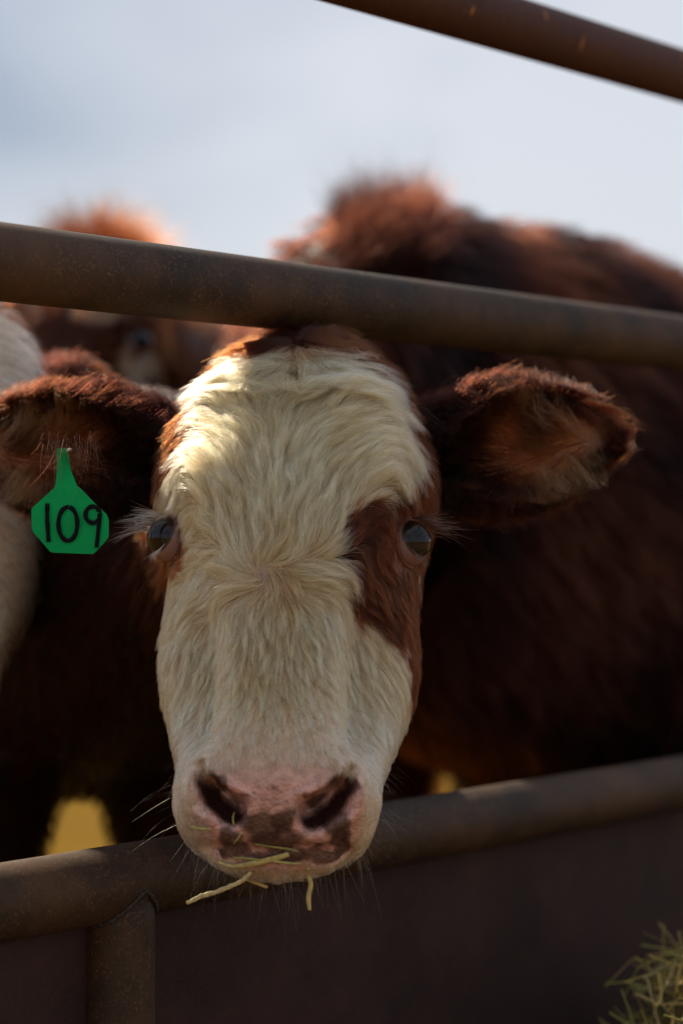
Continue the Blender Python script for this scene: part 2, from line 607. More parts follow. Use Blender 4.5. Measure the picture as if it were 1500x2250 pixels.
def head_grid(nu, nv):
    t = np.linspace(0, 1, nu)
    t = (0.5 - 0.5 * np.cos(np.pi * t)) * 0.35 + t * 0.65
    u = U_K[0] + (U_K[-1] - U_K[0]) * t
    g = lambda k: smooth_interp(U_K, k, u)
    w0, fb, hm, wm, wb = g(W0_K), g(FB_K), g(HM_K), g(WM_K), g(WB_K)
    fd = 0.015 * np.minimum(1, fb / 0.05)
    half = [(0 * fb, w0), (fb * .50, w0 - fd * .16), (fb * .92, w0 - fd), (fb * .45 + hm * .55, (w0 - fd) * .52 + wm * .48),
            (hm, wm), (hm * .93, wm * .5 + wb * .5), (hm * .55, wb + .012 * np.minimum(1, hm / .05)), (0 * fb, wb)]
    ctrl = half + [(-a, b) for a, b in half[6:0:-1]]
    C = np.array([[c[0], c[1]] for c in ctrl]).transpose(2, 0, 1)       # (nu, 14, 2)
    m = C.shape[1]
    q = np.linspace(0, m, nv, endpoint=False)
    k = np.floor(q).astype(int); f = (q - k)[None, :, None]
    p0, p1, p2, p3 = (C[:, (k + d) % m] for d in (-1, 0, 1, 2))
    X = 0.5 * (2 * p1 + (p2 - p0) * f + (2 * p0 - 5 * p1 + 4 * p2 - p3) * f**2 + (3 * p1 - p0 - 3 * p2 + p3) * f**3)
    G = np.empty((nu, nv, 3))
    G[:, :, 0] = X[:, :, 0]; G[:, :, 1] = u[:, None]; G[:, :, 2] = X[:, :, 1]
    return G


def grid_normals(G):
    du = np.gradient(G, axis=0)
    dv = (np.roll(G, -1, 1) - np.roll(G, 1, 1))
    n = nrm(np.cross(du, dv))
    c = G.mean((0, 1))
    if ((n * (G - c)).sum(-1)).mean() < 0: n = -n
    return n


def head_local(nu, nv):
    G = head_grid(nu, nv)
    n = grid_normals(G)
    v, u, w = G[..., 0].copy(), G[..., 1].copy(), G[..., 2].copy()
    front = sstep(-0.15, 0.25, n[..., 2])
    def bump(cv, cu, sv, su, amp, mask=front, both=True):
        d = 0
        for sg in ((1, -1) if both else (1,)):
            d = d + np.exp(-((v - sg * cv) / sv) ** 2 - ((u - cu) / su) ** 2)
        return (amp * d * mask)[..., None] * n
    side = sstep(0.3, 0.8, np.abs(n[..., 0]))
    D = bump(.080, -.070, .026, .026, .0075)                 # brow ridges
    D += bump(.045, -.150, .030, .022, .006)                 # forehead lumps
    D += bump(.0, -.10, .030, .040, -.003, both=False)       # mid-forehead hollow
    D += bump(.0, -.205, .036, .022, .014, both=False)
    D += bump(-.012, -.150, .020, .016, .009, both=False)     # swirl of hair on the forehead        # poll
    D += bump(.082, .020, .018, .022, -.0050)                # hollow under the eye, towards the nose
    D += bump(.066, .105, .015, .055, -.0150)                # groove between nose bridge and cheek
    D += bump(.068, .165, .013, .030, -.0110)
    D += bump(.100, .085, .03, .045, .005, mask=side)        # cheek muscle
    D += bump(.066, .220, .020, .026, .0075)                 # flare of the nostrils
    D += bump(.0, .217, .028, .020, .003, both=False)
    D += bump(.03, .268, .03, .008, .003)
    G = G + D
    # nostrils: deep commas
    for pts in NOSTRIL:
        d = dist_polyline(v, u, pts)
        wid = np.interp(u, [.206, .220, .236, .247], [.0036, .0056, .0092, .0078])
        m = np.exp(-(d / wid) ** 2 * 1.1) * front
        sg = np.sign(pts[0][0])
        G = G + (m * (.25 + .75 * sstep(.209, .229, u)))[..., None] * np.array([-sg * .006, -.014, -.030])
        rim = np.exp(-((d - wid * 1.75) / .0045) ** 2) * front
        G = G + (rim * .0022)[..., None] * n
    # mouth line
    dm = (G[..., 1] - (.2690 - .018 * (v / .06) ** 2 * 0.35))
    mm = np.exp(-(dm / .0035) ** 2) * sstep(.085, .05, np.abs(v)) * sstep(0.0, .4, n[..., 1] + n[..., 2])
    G = G - (mm * .006)[..., None] * n
    # eyelids close around the eyeballs, the opening sinks inside them
    for E, sg in ((EYE_L, -1), (EYE_R, 1)):
        gz = eye_gaze(sg)
        ax_u = nrm(np.array([-.28 * sg, 1.0, 0.10])); ax_u = nrm(ax_u - gz * (ax_u @ gz)); ax_v = np.cross(gz, ax_u)
        q = G - E
        a, b2, c2 = q @ ax_u, q @ ax_v, q @ gz
        rr = np.sqrt((a / .0182) ** 2 + (b2 / .0150) ** 2)
        near = (c2 > -.012)
        dirv = nrm(q)
        wt = sstep(2.35, 1.25, rr) * near
        target = E + dirv * (EYE_RAD + .0026 + .0012 * np.exp(-((rr - 1.25) / .14) ** 2))[..., None]
        G = G * (1 - wt)[..., None] + target * wt[..., None]
        ins = sstep(1.06, .94, rr) * near
        target = E + dirv * (EYE_RAD - .006)
        G = G * (1 - ins)[..., None] + target * ins[..., None]
    return G


def eye_gaze(sg):
    return nrm(np.array([sg * .68, -.04, .73]))


class Frame:
    """where a head sits: origin between the eyes and its three axes"""
    def __init__(self, O, axis, normal):
        self.O = np.asarray(O, float)
        self.A = nrm(axis)
        n = np.asarray(normal, float); n = n - self.A * (n @ self.A)
        self.N = nrm(n)
        self.V = np.cross(self.A, self.N)
        if False: pass
        self.M = np.stack([self.V, self.A, self.N])      # rows
    def out(self, L):
        return self.O + np.asarray(L) @ self.M
    def vec(self, L):
        return np.asarray(L) @ self.M
    def loc(self, P):
        return (np.asarray(P) - self.O) @ self.M.T


def head_flow(L, nl):
    """lie of the coat on a head, in head coordinates"""
    v, u, w = L[:, 0], L[:, 1], L[:, 2]
    v0, u0 = -.018, .036
    dv, du = v - v0, u - u0
    r = np.hypot(dv, du) + 1e-6
    sw = 0.75 * np.exp(-r / .030) + .12
    cs, sn = np.cos(sw), np.sin(sw)
    fv, fu = (dv * cs - du * sn) / r, (dv * sn + du * cs) / r
    # above: a fan, pinched towards the middle line low down and spreading higher up
    up = sstep(-.005, -.04, du)
    fv2 = dv * (0.9 + 2.0 * sstep(-.06, -.16, du)) / .12 ; fu2 = -np.ones_like(v)
    l2 = np.hypot(fv2, fu2); fv2 /= l2; fu2 /= l2
    fv = fv * (1 - up) + fv2 * up; fu = fu * (1 - up) + fu2 * up
    dn = sstep(.012, .06, du)
    fv3 = dv * .35 / .06; fu3 = np.ones_like(v)
    l3 = np.hypot(fv3, fu3); fv3 /= l3; fu3 /= l3
    fv = fv * (1 - dn) + fv3 * dn; fu = fu * (1 - dn) + fu3 * dn
    # forelock: hair falling forward from the poll
    g = np.exp(-((v + .004) / .048) ** 2 - ((u + .190) / .042) ** 2)
    g = np.clip(g * 1.7, 0, 1)
    pv, pu = (v - .0), (u + .215)
    lp = np.hypot(pv, pu) + 1e-6
    fv = fv * (1 - g) + pv / lp * g; fu = fu * (1 - g) + pu / lp * g
    side = sstep(.45, .9, np.abs(nl[:, 0]))
    out = np.stack([fv, fu, -np.abs(fv) * .4 * side - .15 * side], 1)
    # sides of the head: back and down
    out = out * (1 - side)[:, None] + side[:, None] * (np.stack([0 * v, .75 + 0 * v, -.55 + 0 * v], 1) * .8 + out * .2)
    top = sstep(-.35, -.8, nl[:, 1]) * sstep(.2, -.2, nl[:, 2])
    out = out * (1 - top)[:, None] + top[:, None] * np.array([0, .0, -1.0]) + top[:, None] * np.stack([v * 7, 0 * v, 0 * v], 1)
    return out


def head_len(L):
    v, u = L[:, 0], L[:, 1]
    ln = np.interp(u, [-.23, -.19, -.15, -.10, -.03, .04, .09, .14, .18, .21, .25, .29],
                   [.055, .050, .045, .040, .034, .031, .028, .022, .015, .009, .007, .010])
    for E in (EYE_L, EYE_R):
        d = np.linalg.norm(L - E, axis=1)
        ln = ln * np.interp(d, [.024, .036, .065], [.14, .32, 1.0])
    return ln


def sample_tris(V, Nn, Tt, wgt, n):
    a, b, c = V[Tt[:, 0]], V[Tt[:, 1]], V[Tt[:, 2]]
    ar = 0.5 * np.linalg.norm(np.cross(b - a, c - a), axis=1) * wgt
    cum = np.cumsum(ar)
    if cum[-1] <= 0: return None
    k = np.searchsorted(cum, rng.random(n) * cum[-1])
    k = np.clip(k, 0, len(Tt) - 1)
    r1 = np.sqrt(rng.random(n))[:, None]; r2 = rng.random(n)[:, None]
    w = np.concatenate([1 - r1, r1 * (1 - r2), r1 * r2], 1)
    T = Tt[k]
    P = (V[T] * w[:, :, None]).sum(1)
    N = nrm((Nn[T] * w[:, :, None]).sum(1))
    return P, N


def curves_object(name, pts, rad, col, parent, mat=None, root_dark=.50):
    """pts (n, k, 3) strands, rad (n, k), col (n, 3)"""
    n, k = pts.shape[:2]
    cu = bpy.data.hair_curves.new(name)
    cu.add_curves([k] * n)
    cu.attributes['position'].data.foreach_set('vector', pts.astype(np.float32).ravel())
    ra = cu.attributes.get('radius') or cu.attributes.new('radius', 'FLOAT', 'POINT')
    ra.data.foreach_set('value', rad.astype(np.float32).ravel())
    ca = cu.attributes.new('hair_col', 'FLOAT_COLOR', 'POINT')
    c4 = np.ones((n, k, 4), np.float32)
    grad = np.linspace(root_dark, 1.06, k)[None, :, None]          # duller roots, with shade between the locks put into the colour
    c4[:, :, :3] = np.clip(col[:, None, :] * grad, 0.001, .93)
    ca.data.foreach_set('color', c4.ravel())
    return link(name, cu, mat or M_HAIR, parent)


def grow_fur(name, parent, V, Nn, Tt, bvh, wgt, flow, length, colour, n_guides, n_hair, k=6, rad=0.00028, lift=0.30, mat=None,
             clump=0.6, frizz=0.05, lift_fn=None, clump_fn=None):
    s = sample_tris(V, Nn, Tt, wgt, n_guides)
    Pg, Ng = s
    Lg = length(Pg, Ng) * rng.uniform(.75, 1.2, len(Pg))
    wav = rng.normal(0, .13, (len(Pg), 3)) + .62 * (np.stack([vnoise(Pg + q_, 62) for q_ in (0, 7.7, 15.1)], 1) - .5)
    lf = lift * rng.uniform(.6, 1.35, len(Pg))
    if lift_fn is not None: lf = lf * lift_fn(Pg, Ng)
    G = np.empty((len(Pg), k, 3)); G[:, 0] = Pg
    pos, nn = Pg.copy(), Ng.copy()
    for j in range(1, k):
        d = flow(pos, nn) + wav * (1 + .6 * math.sin(j * 1.9))
        d = d - nn * (d * nn).sum(1, keepdims=True)
        d = nrm(d)
        pos = pos + d * (Lg / (k - 1))[:, None]
        for i in range(len(pos)):
            h = bvh.find_nearest(pos[i])
            if h[0] is not None:
                pos[i] = h[0]
                nq = np.array(h[1])
                nn[i] = nq if nq @ nn[i] > 0 else nn[i]
        nn = nrm(nn)
        t = j / (k - 1)
        hgt = lf * Lg * (1 - (1 - t) ** 1.8)
        G[:, j] = pos + nn * hgt[:, None]
    kd = KDTree(len(Pg))
    for i, p in enumerate(Pg): kd.insert(p, i)
    kd.balance()
    P, N = sample_tris(V, Nn, Tt, wgt, n_hair)
    idx = np.empty((n_hair, 3), int); wt = np.empty((n_hair, 3))
    for i in range(n_hair):
        for q, (co, ix, ds) in enumerate(kd.find_n(P[i], 3)):
            idx[i, q] = ix; wt[i, q] = 1.0 / (ds + 1e-4)
    # guides on the other side of a fold have no say
    for q in range(3):
        wt[:, q] *= np.clip((Ng[idx[:, q]] * N).sum(1), 0.01, 1)
    wt /= wt.sum(1, keepdims=True)
    off = ((G[idx] - G[idx][:, :, :1]) * wt[:, :, None, None]).sum(1)
    Lh = length(P, N)
    Lq = (Lg[idx] * wt).sum(1)
    sc = (Lh / np.maximum(Lq, 1e-4)) * rng.uniform(.65, 1.15, n_hair)
    S = P[:, None] + off * sc[:, None, None]
    t = np.linspace(0, 1, k)
    tip = G[idx[:, 0]]
    cq = clump if clump_fn is None else clump * clump_fn(P, N)
    cl = (cq * rng.uniform(.35, 1.0, n_hair))[:, None] * (t ** 1.3)[None]
    S = S * (1 - cl)[:, :, None] + (tip + (S - tip) * .12) * cl[:, :, None]
    S = S + rng.normal(0, 1, S.shape) * (frizz * Lh)[:, None, None] * (t ** 1.5)[None, :, None]
    S[:, 0] = P - N * .0008
    col = colour(P, N)
    cg = rng.normal(1, .20, len(Pg)).clip(.5, 1.5)
    col = col * (cg[idx[:, 0]] * rng.normal(1, .17, n_hair).clip(.5, 1.5))[:, None]
    R = (rad * rng.uniform(.7, 1.3, n_hair))[:, None] * (1 - .85 * t ** 1.6)[None]
    ok = ~np.isnan(S).any((1, 2))
    return curves_object(name, S[ok], R[ok], col[ok], parent, mat)


CREAM = np.array([.88, .60, .325]); RUST = np.array([.19, .055, .016]); BROWN = np.array([.050, .0095, .0020])
DARK = np.array([.0050, .0012, .0006]); PINK = np.array([.64, .34, .27])


def body_mesh(fr, spine, radii, legs, res, head_res, tail=True):
    """one continuous skin: trunk, neck, legs and tail blended together, then the head joined on"""
    parts = [tube(spine, radii, 60, 36)]
    for pts, rr in legs: parts.append(tube(pts, rr, 30, 16, up=(0.3, 0.9, 0.1)))
    V, f = join_parts(parts)
    me = mesh_from('trunk', V, f); fix_normals(me)
    def mods(o):
        m = o.modifiers.new('r', 'REMESH'); m.mode = 'VOXEL'; m.voxel_size = res; m.use_smooth_shade = True
        s = o.modifiers.new('s', 'SMOOTH'); s.factor = .5; s.iterations = 14
    me = evaluated(me, mods)
    G = head_local(*head_res)
    nu, nv = G.shape[:2]
    W = fr.out(G.reshape(-1, 3))
    hf = grid_faces(nu, nv)
    hf.append(tuple(range(nv))[::-1]); hf.append(tuple((nu - 1) * nv + k for k in range(nv)))
    hm = mesh_from('head', W, hf); fix_normals(hm)
    ho = bpy.data.objects.new('tmp_head', hm); COL.objects.link(ho)
    def mods2(o):
        b = o.modifiers.new('b', 'BOOLEAN'); b.operation = 'UNION'; b.solver = 'EXACT'; b.object = ho
    out = evaluated(me, mods2)
    COL.objects.unlink(ho); bpy.data.objects.remove(ho)
    out.polygons.foreach_set('use_smooth', [True] * len(out.polygons))
    return out


def leg_front(x, y, top, r=1.0, fwd=(0, -1)):
    fx, fy = fwd
    return ([(x, y, top), (x, y, top * .72), (x + fx * .01, y + fy * .01, .40), (x, y, .30), (x, y, .13), (x + fx * .02, y + fy * .02, .06), (x + fx * .03, y + fy * .03, .0)],
            np.array([.13, .085, .052, .042, .036, .048, .055]) * r)


def leg_hind(x, y, top, r=1.0, fwd=(0, -1)):
    fx, fy = fwd
    return ([(x, y, top), (x + fx * .08, y + fy * .08, top * .74), (x - fx * .05, y - fy * .05, .50), (x - fx * .09, y - fy * .09, .40), (x - fx * .06, y - fy * .06, .16), (x - fx * .03, y - fy * .03, .06), (x, y, .0)],
            np.array([.17, .12, .060, .048, .040, .050, .055]) * r)


def make_legs(c_front, c_rear, fwd, half, top, r=1.0):
    sd = np.array([-fwd[1], fwd[0]])
    L = []
    for sg in (-1, 1):
        q = np.array(c_front[:2]) + sd * half * sg
        L.append(leg_front(q[0], q[1], top, r, fwd))
        q = np.array(c_rear[:2]) + sd * half * sg
        L.append(leg_hind(q[0], q[1], top, r, fwd))
    return L


def eye_objects(fr, parent, gaze_rot=0.0):
    for E, sg in ((EYE_L, -1), (EYE_R, 1)):
        gz = nrm(fr.vec(eye_gaze(sg)) + np.array([0.05 * sg, -.06, .03]))
        c = fr.out(E)
        n1, n2 = 48, 32
        ax = nrm(np.cross(gz, [0, 0, 1.0])); ay = np.cross(ax, gz)
        V = []; Cc = []
        for i in range(n2 + 1):
            th = math.pi * i / n2
            for j in range(n1):
                ph = 2 * math.pi * j / n1
                # the cornea bulges a little
                r = EYE_RAD * (1 + .035 * math.exp(-(th / .62) ** 4))
                V.append(c + r * (gz * math.cos(th) + (ax * math.cos(ph) + ay * math.sin(ph)) * math.sin(th)))
                e = th
                pr = math.hypot(math.sin(th) * math.cos(ph) / .52, math.sin(th) * math.sin(ph) / .36) if th < 1.5 else 9
                if pr < 1: Cc.append((.004, .005, .008))
                elif e < .96: Cc.append((.014, .008, .005))
                elif e < 1.04: Cc.append((.05, .034, .026))
                else: Cc.append((.26, .15, .13))
        me = mesh_from('eye', V, grid_faces(n2 + 1, n1)); fix_normals(me)
        set_colour(me, np.array(Cc))
        link('eye', me, M_EYE, parent)


def body_flow_fn(fr, spine):
    sp = np.asarray(spine, float)
    tn = nrm(np.gradient(sp, axis=0))
    def fn(P, N):
        d = ((P[:, None] - sp[None]) ** 2).sum(-1)
        w = np.exp(-d / .04); w /= w.sum(1, keepdims=True) + 1e-9
        t = (tn[None] * w[:, :, None]).sum(1)
        b = t * .7 + np.array([0, 0, -.75])
        L = fr.loc(P); nl = N @ fr.M.T
        h = fr.vec(head_flow(L, nl))
        on = head_mask(L)
        return b * (1 - on)[:, None] + h * on[:, None]
    return fn


def head_mask(L):
    inside = (L[:, 1] > -.245) & (L[:, 1] < .29) & (np.abs(L[:, 0]) < .135) & (L[:, 2] > -.25) & (L[:, 2] < .05)
    back = sstep(-.20, -.13, L[:, 2] - .25 * (L[:, 1] + .05).clip(-1, 0) * -1)
    return np.where(inside, back, 0.0)


def bvh_of(V, Tt):
    return BVHTree.FromPolygons(V.tolist(), Tt.tolist())


# ---- ears ---------------------------------------------------------------
def ear_surface(base, Ld, Wd, Dd, ln, wid, ns=36, nt=28, thick=.005, droop=0.0):
    Ld = nrm(Ld); Wd = np.asarray(Wd, float); Wd = nrm(Wd - Ld * (Wd @ Ld)); Dd0 = np.asarray(Dd, float)
    X = np.cross(Ld, Wd); X = X if X @ Dd0 > 0 else -X
    s = np.linspace(0, 1, ns)
    b = smooth_interp([0, .15, .35, .55, .75, .9, .97, 1], [.034, .038, .054, .060, .048, .028, .014, .002], s) * wid
    tm = smooth_interp([0, .25, .5, .8, 1], [2.5, 2.0, 1.55, 1.1, .8], s)
    front = []; back = []
    for i in range(ns):
        c = np.asarray(base) + Ld * ln * s[i] - Wd * droop * s[i] ** 2
        rho = b[i] / (math.sin(min(tm[i], math.pi / 2)))
        for j in range(nt):
            th = (-1 + 2 * j / (nt - 1)) * tm[i]
            q = Wd * (rho * math.sin(th)) - X * (rho * math.cos(th) * (.75 if tm[i] < 1.6 else .75)) + X * rho * .15
            front.append(c + q)
            o = nrm(Wd * math.sin(th) - X * math.cos(th))
            back.append(c + q + o * thick * (1 - .6 * abs(-1 + 2 * j / (nt - 1)) ** 3))
    V = np.array(front + back)
    n = ns * nt; f = []
    for i in range(ns - 1):
        for j in range(nt - 1):
            q = (i * nt + j, i * nt + j + 1, (i + 1) * nt + j + 1, (i + 1) * nt + j)
            f.append(q); f.append(tuple(n + k for k in q[::-1]))
        for j in (0, nt - 1):
            f.append((i * nt + j, (i + 1) * nt + j, n + (i + 1) * nt + j, n + i * nt + j))
    for j in range(nt - 1):
        for i in (0, ns - 1):
            f.append((i * nt + j, i * nt + j + 1, n + i * nt + j + 1, n + i * nt + j))
    sv = np.concatenate([np.repeat(s, nt)] * 2)
    tv = np.concatenate([np.tile(np.linspace(-1, 1, nt), ns)] * 2)
    inner = np.concatenate([np.ones(n), np.zeros(n)])
    return V, f, sv, tv, inner, (Ld, Wd, X)


def make_ear(parent, base, Ld, Wd, Dd, ln, wid, brown, tan_glow, n_out=7000, n_in=900, droop=0.0, hair_len=.030, rad=.00026):
    V, f, sv, tv, inner, (L_, W_, X_) = ear_surface(base, Ld, Wd, Dd, ln, wid, droop=droop)
    me = mesh_from('ear', V, f); fix_normals(me)
    mid = inner * sstep(.85, .25, np.abs(tv + .12)) * sstep(.30, .52, sv) * sstep(1.0, .8, sv)
    blot = vnoise(V, 38.0)
    mid = mid * sstep(.32, .62, blot)
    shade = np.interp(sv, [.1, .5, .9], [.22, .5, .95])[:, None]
    set_colour(me, brown * shade * (1 - mid)[:, None] + tan_glow * mid[:, None])  # middle of the ear carries the painted glow of sun shining through
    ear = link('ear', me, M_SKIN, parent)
    v, n, t = np_mesh(me)
    # attributes by nearest original vertex: the mesh keeps its order
    tin, tt, ts = inner[t].mean(1), np.abs(tv[t]).max(1), sv[t].mean(1)
    bv = bvh_of(v, t)
    def flow_out(P, N):
        q = L_ * .75 + (P - (np.asarray(base) + np.outer((P - base) @ L_, L_))) * 13
        return q + np.array([0, 0, -.12])
    w_out = np.where(tin < .5, 1.0, np.where(tt > .72, .9, 0.0)) * sstep(-.02, .1, ts)
    def colo(P, N):
        s_ = ((P - np.asarray(base)) @ L_) / ln
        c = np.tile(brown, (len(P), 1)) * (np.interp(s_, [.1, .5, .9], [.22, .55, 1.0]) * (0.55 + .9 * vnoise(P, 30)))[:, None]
        return c
    f1 = grow_fur('fur', ear, v, n, t, bv, w_out, flow_out, lambda P, N: np.full(len(P), hair_len), colo, 1300, n_out, rad=rad, lift=.46, clump=.5, frizz=.09, mat=M_HAIR_DARK)
    f1['kind'] = 'stuff'
    w_in = np.where((tin > .5) & (ts > .12) & (ts < .8), 1.0, 0)
    def flow_in(P, N):
        r = (P - (np.asarray(base) + np.outer((P - base) @ L_, L_)))
        sg = np.sign(r @ W_)
        return L_ * .55 + W_ * (-.35) + X_ * .55 - (W_[None] * sg[:, None]) * .35
    def coli(P, N):
        c = vnoise(P, 45)[:, None]
        c = c * np.interp(((P - np.asarray(base)) @ L_) / ln, [.35, .6], [.0, 1.0])[:, None]
        return (brown * .6) * (1 - c) + (tan_glow * .85) * c  # inner hair takes the same painted glow
    f2 = grow_fur('inner_hair', ear, v, n, t, bv, w_in, flow_in, lambda P, N: np.full(len(P), hair_len * 1.05), coli, 320, n_in, rad=rad * .9, lift=.75, clump=.7, frizz=.06, mat=M_HAIR_DARK)
    f2['kind'] = 'stuff'
    return ear


def paint_ear(*a): pass


print('setup', round(time.time() - T0, 1))

# ============================================================ the main animal
TAU = math.radians(28)
A0 = np.array([0, -math.sin(TAU), -math.cos(TAU)]); N0 = np.array([0, -math.cos(TAU), math.sin(TAU)])
roll = math.radians(0.9); yaw = math.radians(-2.5)
Rr = np.array(Matrix.Rotation(roll, 3, 'Y')); Ry = np.array(Matrix.Rotation(yaw, 3, 'Z'))
A1, N1 = Ry @ Rr @ A0, Ry @ Rr @ N0
FR = Frame((-.0480, 1.835, .989), A1, N1)
if FR.V[0] < 0: FR.V = -FR.V; FR.M = np.stack([FR.V, FR.A, FR.N])

WHITE_POLY = [(640, 756), (590, 774), (550, 804), (518, 842), (494, 888), (474, 934), (448, 978), (400, 1020), (340, 1060), (250, 1100), (250, 1235), (322, 1248),
              (335, 1310), (350, 1400), (360, 1470), (340, 1530), (250, 1540), (250, 2100), (1000, 2100), (1000, 1600), (912, 1580), (905, 1550), (893, 1500), (886, 1450),
              (882, 1415), (866, 1394), (812, 1378), (774, 1336), (744, 1294), (734, 1250), (740, 1212), (746, 1182), (768, 1154), (802, 1122), (832, 1086), (856, 1050),
              (866, 1030), (880, 1006), (876, 975), (856, 930), (830, 888), (798, 852), (762, 818), (726, 790), (686, 768)]
NOSE_POLY = [(452, 1708), (480, 1686), (520, 1680), (560, 1684), (600, 1680), (650, 1682), (700, 1680), (750, 1690), (785, 1708), (795, 1760), (790, 1810), (772, 1860),
             (735, 1893), (670, 1906), (600, 1902), (530, 1904), (488, 1888), (470, 1850), (452, 1800), (445, 1750)]
LID_L = [(322, 1116), (345, 1112), (372, 1128), (390, 1160), (402, 1196), (404, 1228), (384, 1246), (352, 1246), (330, 1232)]


def main_classes(P, N, jitter=0.0):
    px, py = to_px(P)
    if jitter:
        q = (vnoise(P, 90) - .5) * 2; q2 = (vnoise(P + 3.3, 90) - .5) * 2
        px = px + q * jitter; py = py + q2 * jitter
    L = FR.loc(P); nl = N @ FR.M.T
    on = (head_mask(L) > .02) & (nl[:, 2] > -.55)
    white = in_poly(px, py, WHITE_POLY) & on & (L[:, 2] > -.16)
    low = on & (L[:, 1] > .20)
    white |= low
    rust = (dist_polyline(px, py, LID_L) < 17 + 6 * (vnoise(P, 200) - .5)) & on & (nl[:, 2] > -.4)
    rust |= (np.hypot((px - 388) / 26, (py - 1232) / 30) < 1) & on
    return px, py, L, nl, white, rust


def main_colour(P, N):
    px, py, L, nl, white, rust = main_classes(P, N, 7.0)
    c = np.where(white[:, None], CREAM, BROWN)
    # coat tones: warmer in the hollows by the eye, paler on the nose
    tone = vnoise(P, 26)[:, None]
    c = np.where(white[:, None], c * (1 - .10 * tone * np.array([.3, .7, 1.6])), c * (.75 + .5 * tone))
    dirt = np.clip(vnoise(P, 17) * .6 + vnoise(P + 9, 55) * .4 - .50, 0, 1)[:, None] * 2.0 * white[:, None]
    c = c * (1 - dirt * np.array([.30, .42, .55]))
    near_nose = sstep(1480, 1660, py)[:, None] * white[:, None]
    c = c * (1 - .55 * near_nose) + np.array([.92, .74, .53]) * .55 * near_nose
    sun_yel = np.exp(-((px - 605) / 60) ** 2 - ((py - 880) / 60) ** 2)[:, None] * white[:, None]  # sunlight on the forehead swirl painted in as yellow
    c = c * (1 - .55 * sun_yel) + np.array([.70, .50, .24]) * .55 * sun_yel
    c = np.where(rust[:, None], RUST, c)
    # pale rim and tear streak under the right eye
    tear = (dist_polyline(px, py, [(912, 1238), (925, 1255), (938, 1290)]) < 3.5)
    c = np.where(tear[:, None], np.array([.5, .3, .2]), c)
    lid = np.exp(-((px - 862) / 14) ** 2 - ((py - 1228) / 20) ** 2)[:, None]
    c = c * (1 - .6 * lid) + np.array([.42, .17, .09]) * .6 * lid
    body_shade = np.clip((P[:, 1] - 1.99) / .13, 0, 1)[:, None]  # shade behind the rails put into the body coat colour
    c = np.where(white[:, None], c, c * (1 - body_shade) + DARK * (.6 + .8 * tone) * body_shade)
    return c


BLOTS = [(575, 1815, 50, 42), (622, 1800, 30, 28), (610, 1845, 62, 28), (488, 1725, 14, 26), (505, 1780, 20, 32), (500, 1835, 26, 22), (520, 1868, 40, 20), (770, 1720, 16, 24),
         (695, 1765, 24, 26), (735, 1800, 28, 40), (745, 1850, 20, 40), (690, 1880, 60, 20), (760, 1835, 12, 30), (610, 1882, 70, 14), (488, 1880, 16, 20)]


def main_skin(P, N):
    px, py, L, nl, white, rust = main_classes(P, N, 0)
    pale = sstep(1450, 1620, py)[:, None]
    c = np.where(white[:, None], np.array([.36, .24, .15]) * (1 - pale) + np.array([.66, .48, .36]) * pale, BROWN * .6)
    j1 = (vnoise(P, 110) - .5) * 26; j2 = (vnoise(P + 5, 110) - .5) * 26
    qx, qy = px + j1, py + j2
    on = white & (nl[:, 2] > -.3) & (L[:, 1] > .17)
    cx, cy = 620.0, 1790.0
    d_out = np.zeros(len(P))
    nose = in_poly(qx, qy, NOSE_POLY) & on
    pink_halo = (np.hypot((qx - 615) / 205, (qy - 1785) / 135) < 1) & on
    c = np.where(pink_halo[:, None], np.array([.64, .42, .33]), c)
    pk = PINK * (.85 + .35 * vnoise(P, 70))[:, None]
    top_tan = np.array([.50, .33, .20])
    tt = sstep(1735, 1690, py)[:, None]
    c = np.where(nose[:, None], pk * (1 - tt * .6) + top_tan * tt * .6, c)
    for bx, by, rx, ry in BLOTS:
        m = sstep(1.15, .75, np.hypot((qx - bx) / rx, (qy - by) / ry)) * nose * .86
        c = c * (1 - m)[:, None] + np.array([.075, .038, .026]) * m[:, None]
    row = (np.abs(qy - (1742 + 5 * np.sin(px / 25))) < 5) & (px > 525) & (px < 770) & (vnoise(P, 110) > .55) & on
    c = np.where(row[:, None], np.array([.26, .11, .075]), c)
    # nostril lining
    for pts in NOSTRIL:
        d = dist_polyline(L[:, 0], L[:, 1], pts)
        deep = np.clip(1 - d / .0145, 0, 1) * on
        m = sstep(.15, .6, deep) * sstep(.205, .221, L[:, 1])
        c = c * (1 - m)[:, None] + np.array([.030, .012, .010]) * m[:, None]
    # eyelids
    for E in (EYE_L, EYE_R):
        d = np.linalg.norm(L - E, axis=1)
        m = sstep(.0300, .0260, d)
        c = c * (1 - m)[:, None] + np.array([.13, .042, .022]) * m[:, None]
    return c


main_root = tag(empty('cow', (-.40, 2.9, 0)), 'cream-faced red cow with a brown patch round one eye, head through the rails', 'cow', 'cattle behind the fence')
fwd_main = np.array([.42, -.907])
q = lambda k: np.array([-.06, 2.05]) - fwd_main * k
spine = [(-.045, 1.965, 1.005), (*q(.00), .985), (*q(.22), .965), (*q(.48), .93), (*q(.80), .895), (*q(1.2), .885), (*q(1.6), .91), (*q(1.85), .92), (*q(1.97), .92)]
srad = [(.075, .085), (.105, .115), (.135, .165), (.19, .225), (.235, .25), (.255, .26), (.235, .235), (.16, .17), (.03, .03)]
legs = make_legs(q(.62), q(1.68), fwd_main, .15, .72)
main_me = body_mesh(FR, spine, srad, legs, .014, (300, 260))
print('main mesh', len(main_me.vertices), round(time.time() - T0, 1))
mV, mN, mT = np_mesh(main_me)
set_colour(main_me, main_skin(mV, mN))
main_obj = link('body', main_me, M_SKIN, main_root)
m_bvh = bvh_of(mV, mT)
eye_objects(FR, main_root)

